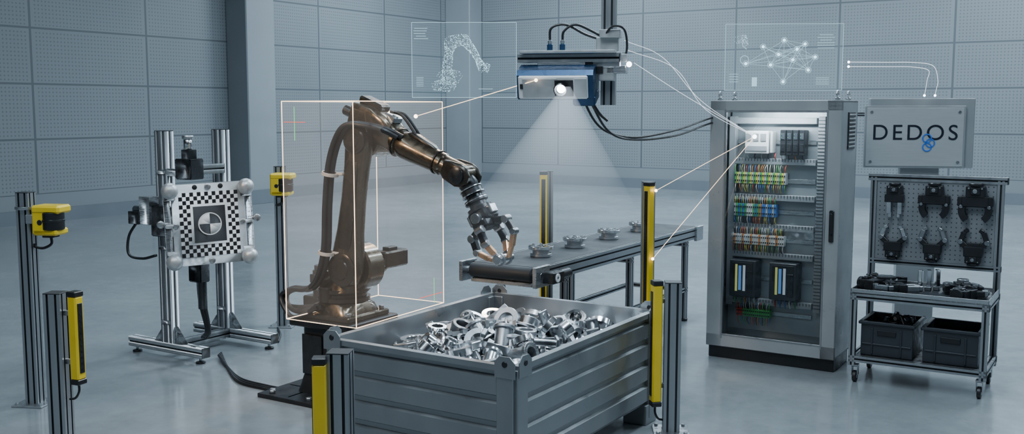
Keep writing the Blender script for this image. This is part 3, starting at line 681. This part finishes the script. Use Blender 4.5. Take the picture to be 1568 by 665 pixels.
for x in(-.215,.215):
    cw,cd,chh=.39,.42,.24; z0=.202
    b.box((x,0,z0+.006),(cw-.04,cd-.04,.012),CRATE)
    for s in(-1,1):
        b.box((x+s*(cw/2-.02),0,z0+chh/2),(.012,cd-.03,chh),CRATE); b.box((x,s*(cd/2-.02),z0+chh/2),(cw-.03,.012,chh),CRATE)
        b.box((x+s*(cw/2-.012),0,z0+chh),(.03,cd,.022),CRATE); b.box((x,s*(cd/2-.012),z0+chh),(cw,.03,.022),CRATE)
        b.box((x+s*.1,-cd/2+.010,z0+chh*.45),(.012,.012,chh*.8),CRATE)
    b.box((x,-cd/2+.01,z0+chh*.72),(.13,.012,.04),BLACK); b.box((x,-cd/2+.012,z0+chh*.35),(cw-.05,.012,.012),CRATE)
for k in range(7):
    b.T=Matrix.Translation((-.215+rnd.uniform(-.1,.1),rnd.uniform(-.1,.1),.42))@Euler((rnd.uniform(-.6,.6),rnd.uniform(-.6,.6),rnd.uniform(0,6))).to_matrix().to_4x4(); part(rnd.choice([1,3,4,5]),BLACKG)
b.T=I4; b.box((-.215,0,.29),(.3,.34,.14),BLACKG)
b.done()

# ------------------------------------------------------------ sign
b=B('company_sign_board',(3.24,8.25,0),R(-10))
b.box((.06,.06,.9),(.30,.1,1.8),GREY); b.box((.06,.06,.01),(.5,.4,.02),STEEL)
b.box((.06,.04,1.80),(.80,.10,.56),GREY,ch=.006); b.box((0,-.03,1.77),(.77,.03,.50),GREY,ch=.004)
b.box((0,-.048,1.77),(.74,.006,.47),SIGNM,ch=.002)
for sx in(-1,1):
    for sz in(-1,1): b.cyl((sx*.335,-.05,1.77+sz*.2),(sx*.335,-.058,1.77+sz*.2),.012,CHROMED,seg=14)
b.text('DEDOS',front((0,-.052,1.80)),.175,.002,INK,1.25)
for x,z in((.095,1.76),(.12,1.722),(.097,1.69)): b.ring((x,-.053,z),(0,-1,0),.028,.037,.004,LOGO,28)
b.bar((-.66,.06,1.95),(-.3,.05,1.95),.03,.03,BLACKG,(0,0,1)); b.bar((-.66,.06,1.95),(-.3,.05,1.95),.01,.05,STEEL,(0,0,1))
b.done()

# ------------------------------------------------------------ overhead camera
b=B('overhead_vision_scanner',(.60,6.45,0),R(-12))
b.alu((0,.05,2.02),(0,.05,6.99),.09,.09,(1,0,0),2,2); b.box((0,.05,6.985),(.25,.25,.03),STEEL)
b.box((0,-.01,2.36),(.14,.06,.16),SATIN); b.box((0,-.03,2.30),(.18,.1,.10),STEEL,ch=.008); b.box((.06,.0,2.24),(.12,.14,.05),STEEL); b.box((.02,-.02,2.46),(.13,.12,.05),SATIN)
b.box((.0,-.03,2.22),(.10,.08,.10),SATIN,ch=.006)
b.alu((-.56,-.05,2.31),(.08,-.05,2.31),.09,.05,(0,1,0),2,1)
b.box((-.24,-.05,2.348),(.60,.16,.02),SATIN); b.box((-.28,-.05,2.275),(.3,.1,.02),STEEL)
b.T=Matrix.Translation((-.30,-.08,2.175))@Matrix.Rotation(R(16),4,'X')@Matrix.Scale(1.08,4)
b.prism([(-.11,-.085),(.14,-.10),(.14,.06),(.03,.085),(-.10,.085),(-.125,.06),(-.125,-.07)],frame((-.22,0,0),(1,0,0),(0,1,0)),.44,BLUE)
b.box((-.01,-.130,-.008),(.40,.02,.135),WHITE,ch=.008); b.box((-.085,-.142,-.008),(.20,.004,.105),SATIN); b.box((.15,-.142,-.008),(.07,.004,.105),SATIN)
b.box((.055,-.144,-.010),(.105,.008,.095),BLACK); b.lathe((.04,-.148,-.012),(0,-1,0),[(.036,0),(.040,.03),(.034,.035),(.026,.02)],BLACKG,28); b.cyl((.04,-.148,-.012),(.04,-.160,-.012),.024,E_LENS)
b.box((-.19,-.143,0),(.018,.005,.03),BLACKG); b.box((.16,.0,-.10),(.13,.2,.06),BLUE,ch=.01)
b.T=I4
b.box((-.12,-.03,2.25),(.2,.1,.07),BLACKG)
for x in(-.36,-.28): b.cyl((x,-.05,2.355),(x,-.05,2.40),.018,BLUE); b.cyl((x,-.05,2.40),(x,-.05,2.425),.014,CHROME)
b.tube([(-.36,-.05,2.42),(-.35,-.05,2.50),(-.26,-.04,2.52),(-.14,-.02,2.46),(-.02,.0,2.42)],.008,RUBBER)
b.tube([(-.28,-.05,2.42),(-.27,-.05,2.48),(-.2,-.04,2.52),(-.1,-.02,2.48),(-.03,.0,2.44)],.008,RUBBER)
b.tube([(-.02,-.06,2.44),(.04,-.1,2.50),(.11,-.08,2.48),(.12,-.02,2.36),(.08,.0,2.28)],.007,RUBBER)
b.tube([(-.1,-.02,2.24),(-.13,0,2.12),(-.06,0,1.98),(.0,.02,1.92)],.009,RUBBER)
b.box((.1,-.04,2.31),(.05,.05,.05),SATIN); b.ball((.14,-.07,2.27),.018,E_WNODE,12)
b.done()
b=B('overhead_power_cable')
for k in(0,.04):
    b.tube([(.43,6.46,2.20),(.47+k,6.5,2.02),(.60+k,6.7,1.86-k*.4),(.85,7.05,1.80-k*.4),(1.2,7.5,1.84-k),(1.50,7.95,1.91-k),(1.66,8.20,1.94-k)],.008,RUBBER,8,10)
b.done()

# beam volume
m,nt,out=newmat('light_beam_haze'); N=nt.nodes;L=nt.links
tc=N.new('ShaderNodeTexCoord'); sp=N.new('ShaderNodeSeparateXYZ'); L.new(tc.outputs['Object'],sp.inputs[0])
def MM(op,a,b_):
    n_=N.new('ShaderNodeMath'); n_.operation=op
    for k,v in enumerate((a,b_)):
        if isinstance(v,(int,float)): n_.inputs[k].default_value=v
        else: L.new(v,n_.inputs[k])
    return n_.outputs[0]
t=MM('MULTIPLY',sp.outputs[2],-1.0/1.0)
fade=MM('POWER',MM('MAXIMUM',MM('SUBTRACT',1.0,t),0.0),1.6)
st=MM('MULTIPLY',MM('DIVIDE',fade,MM('ADD',t,.07)),.52)
em=N.new('ShaderNodeEmission'); em.inputs[0].default_value=(.75,.88,1,1); L.new(st,em.inputs[1]); L.new(em.outputs[0],out.inputs['Volume'])
b=B('projector_haze_cone',(.33,6.20,2.13),0)
b.loft([((0,0,0),(0,0,-1),.025,.025,2),((-.12,-.02,-1.0),(0,0,-1),.70,.70,2)],m,48)
b.done()

# ------------------------------------------------------------ hologram panels and links
b=B('robot_model_hologram_panel',(-.335,7.2,2.335),R(0))
def panel(w,h):
    b.fc(b.vs([(-w/2,0,-h/2),(w/2,0,-h/2),(w/2,0,h/2),(-w/2,0,h/2)]),b.mi(H_CYAN))
    c=[(-w/2,0,-h/2),(w/2,0,-h/2),(w/2,0,h/2),(-w/2,0,h/2)]
    for k in range(4): b.tube([c[k],c[(k+1)%4]],.0015,E_CYAND,5)
panel(.73,.52)
def dots(path,n,rad):
    for k in range(n):
        s=rnd.random()*(len(path)-1); i=int(s); f=s-i; p=V(path[i]).lerp(V(path[i+1]),f); r=rad[i]*(1-f)+rad[i+1]*f
        a=rnd.uniform(0,6.28); q=p+V((math.cos(a)*r,rnd.uniform(-.04,.0),math.sin(a)*r))
        z=.0022; v=b.vs([q+V(d_)*z for d_ in((1,0,0),(-.5,0,.87),(-.5,0,-.87),(0,-1,0))]); ii=b.mi(E_CYAN)
        for t3 in((0,1,2),(0,1,3),(1,2,3),(0,2,3)): b.fc([v[j] for j in t3],ii)
path=[(-.20,-.02,-.18),(-.10,-.02,-.17),(-.12,-.02,-.07),(-.10,-.02,.06),(-.09,-.02,.12),(0,-.02,.14),(.06,-.02,.07),(.10,-.02,.0),(.13,-.02,-.06)]
dots(path,1300,[.03,.05,.035,.028,.045,.038,.025,.02,.03]); dots([(.11,-.02,-.02),(.17,-.02,-.04),(.16,-.02,-.08)],90,[.01,.012,.01]); dots([(-.14,-.02,-.12),(-.06,-.02,-.12)],150,[.05,.05])
for k in range(5): b.box((-.30+rnd.uniform(-.01,.01),0,.22-.018*k),(rnd.uniform(.06,.1),.001,.003),E_CYAND,ch=0)
for k in range(6): b.box((-.31,0,-.12-.012*k),(.05,.001,.0025),E_CYAND,ch=0)
b.box((.15,0,-.2),(.1,.001,.003),E_CYAND,ch=0)
b.done(False)
b=B('network_graph_hologram_panel',(2.11,8.0,2.395),R(-4))
panel(.90,.51)
nodes=[(-.29,-.05),(-.16,.08),(.0,.13),(.16,.1),(.24,.0),(.19,-.1),(.0,-.19),(-.1,-.06),(.07,-.02),(.1,.06),(-.04,.02)]
for x,z in nodes: b.ball((x,-.004,z),.013,E_CYAN,10); b.ring((x,-.004,z),(0,-1,0),.020,.0235,.001,E_CYAND,16)
for i in range(len(nodes)):
    for j in range(i):
        if rnd.random()<.62: b.tube([(nodes[i][0],-.003,nodes[i][1]),(nodes[j][0],-.003,nodes[j][1])],.0012,E_CYAND,4)
dots([(-.36,-.01,.13),(-.31,-.01,.15),(-.3,-.01,.08)],120,[.03,.02,.02])
b.ring((-.3,0,-.02),(0,-1,0),.03,.034,.001,E_CYAND); b.box((-.22,0,-.19),(.04,.001,.07),E_CYAND,ch=0)
for k in range(6): b.box((.32,0,.17-.02*k),(rnd.uniform(.08,.14),.001,.003),E_CYAND,ch=0)
for k in range(4): b.box((-.38,0,-.13-.02*k),(.07,.001,.003),E_CYAND,ch=0); b.box((.3,0,-.16-.016*k),(.1,.001,.003),E_CYAND,ch=0)
b.done(False)
b=B('data_link_hologram_lines')
SC=(.146,6.26,2.17); RB=(-.66,7.02,1.945)
b.tube([SC,RB],.0022,E_WARM,6,smooth=False); b.ball(SC,.011,E_NODE,12); b.ball(RB,.014,E_NODE,12)
PL=(1.89,7.96,1.78)
n1=(.76,6.40,2.28)
b.tube([n1,(1.2,7.05,2.08),PL],.0014,E_WHITE,6)
b.tube([(.70,6.42,2.42),(1.0,6.8,2.33),(1.35,7.3,2.05),PL],.0014,E_WHITE,6)
b.tube([(.72,6.42,2.36),(1.1,6.9,2.26),(1.4,7.4,1.99),PL],.0014,E_WHITE,6)
b.ball(PL,.018,E_WNODE,12)
for q in((1.08,7.62,1.385),(1.06,7.6,.87)): b.tube([PL,q],.0020,E_WARM,6,smooth=False); b.ball(q,.012,E_NODE,12)
for k in(0,1):
    o=.035*k
    b.tube([(2.60,7.95,2.355-o),(2.9,7.98,2.355-o),(3.12,8.02,2.355-o),(3.19+(.1-o),8.04,2.33-o),(3.24+(.1-o*2.4),8.06,2.22),(3.24+(.1-o*2.4),8.08,2.15),(3.24+(.1-o*2.4),8.1,2.10)],.0018,E_WHITE,6)
    b.ball((3.24+(.1-o*2.4),8.1,2.10),.010,E_WNODE,10); b.ball((2.60,7.95,2.355-o),.010,E_WNODE,10)
b.done(False)

b=B('floor_cable')
for k in(0,.035,.07):
    b.tube([(-2.35,8.0+k,.03),(-2.2,7.7,.012),(-2.0,7.35-k,.012),(-1.75,7.15-k,.012),(-1.62,7.05-k,.02)],.011,RUBBER,8)
b.tube([(-2.0,8.55,.012),(-2.05,8.85,.012),(-2.13,9.1,.012)],.01,RUBBER)
b.done()

# ------------------------------------------------------------ lights
def area(name,loc,rot,sx,sy,power,col):
    l=bpy.data.lights.new(name,'AREA'); l.shape='RECTANGLE'; l.size=sx; l.size_y=sy; l.energy=power; l.color=col
    o=bpy.data.objects.new(name,l); scene.collection.objects.link(o); o.location=loc; o.rotation_euler=[R(a) for a in rot]; return o
cool=(.70,.87,1)
for i,x in enumerate((-5,0,5,10)):
    for j,y in enumerate((4,11,18)):
        wx=x+ (y-4)*.3
        wgt=(.45,1.3,1.15,.5)[i]
        area('corner_wash_light',(wx,y,6.8),(0,0,-32),.8,4.5,(190,430,390)[j]*wgt,cool)
area('corner_wash_light',(.0,22,6.6),(15,0,0),4,2,800,cool)  # added area light, washes the walls at the back corner
area('corner_wash_light',(-2.0,2.5,6.5),(25,0,0),3,2,150,(.85,.93,1))
def spot(name,loc,tgt,power,col,ang,bl=.6,r=.1):
    l=bpy.data.lights.new(name,'SPOT'); l.energy=power; l.color=col; l.spot_size=R(ang); l.spot_blend=bl; l.shadow_soft_size=r
    o=bpy.data.objects.new(name,l); scene.collection.objects.link(o); o.location=loc; o.rotation_euler=(V(tgt)-V(loc)).to_track_quat('-Z','Y').to_euler()
spot('hologram_glow_fill',(-3.6,4.6,3.2),(-1.15,7.0,1.0),290,(1,.70,.46),46,.8,.25)  # added spot imitating the orange glow of the hologram box
spot('warm_rim_lamp',(-.2,9.6,3.6),(-1.1,7.0,1.4),320,(1,.76,.56),40,.8,.25)
spot('projector_lamp',(.33,6.2,2.08),(.1,6.2,.5),80,(.85,.93,1),70,.8,.04)
area('cabinet_lamp',(2.06,7.92,1.96),(20,0,-32),.5,.05,8,(.85,.94,1))
w=bpy.data.worlds.new('world'); scene.world=w; w.use_nodes=True
bg=w.node_tree.nodes['Background']; bg.inputs[0].default_value=(.42,.58,.71,1); bg.inputs[1].default_value=.38

cam=bpy.data.cameras.new('camera'); co=bpy.data.objects.new('camera',cam); scene.collection.objects.link(co)
co.location=(0,0,2.0); co.rotation_euler=(R(90-6.1),0,0); cam.lens=36*1560/1568; cam.sensor_width=36; cam.sensor_fit='HORIZONTAL'; cam.clip_end=200
scene.camera=co
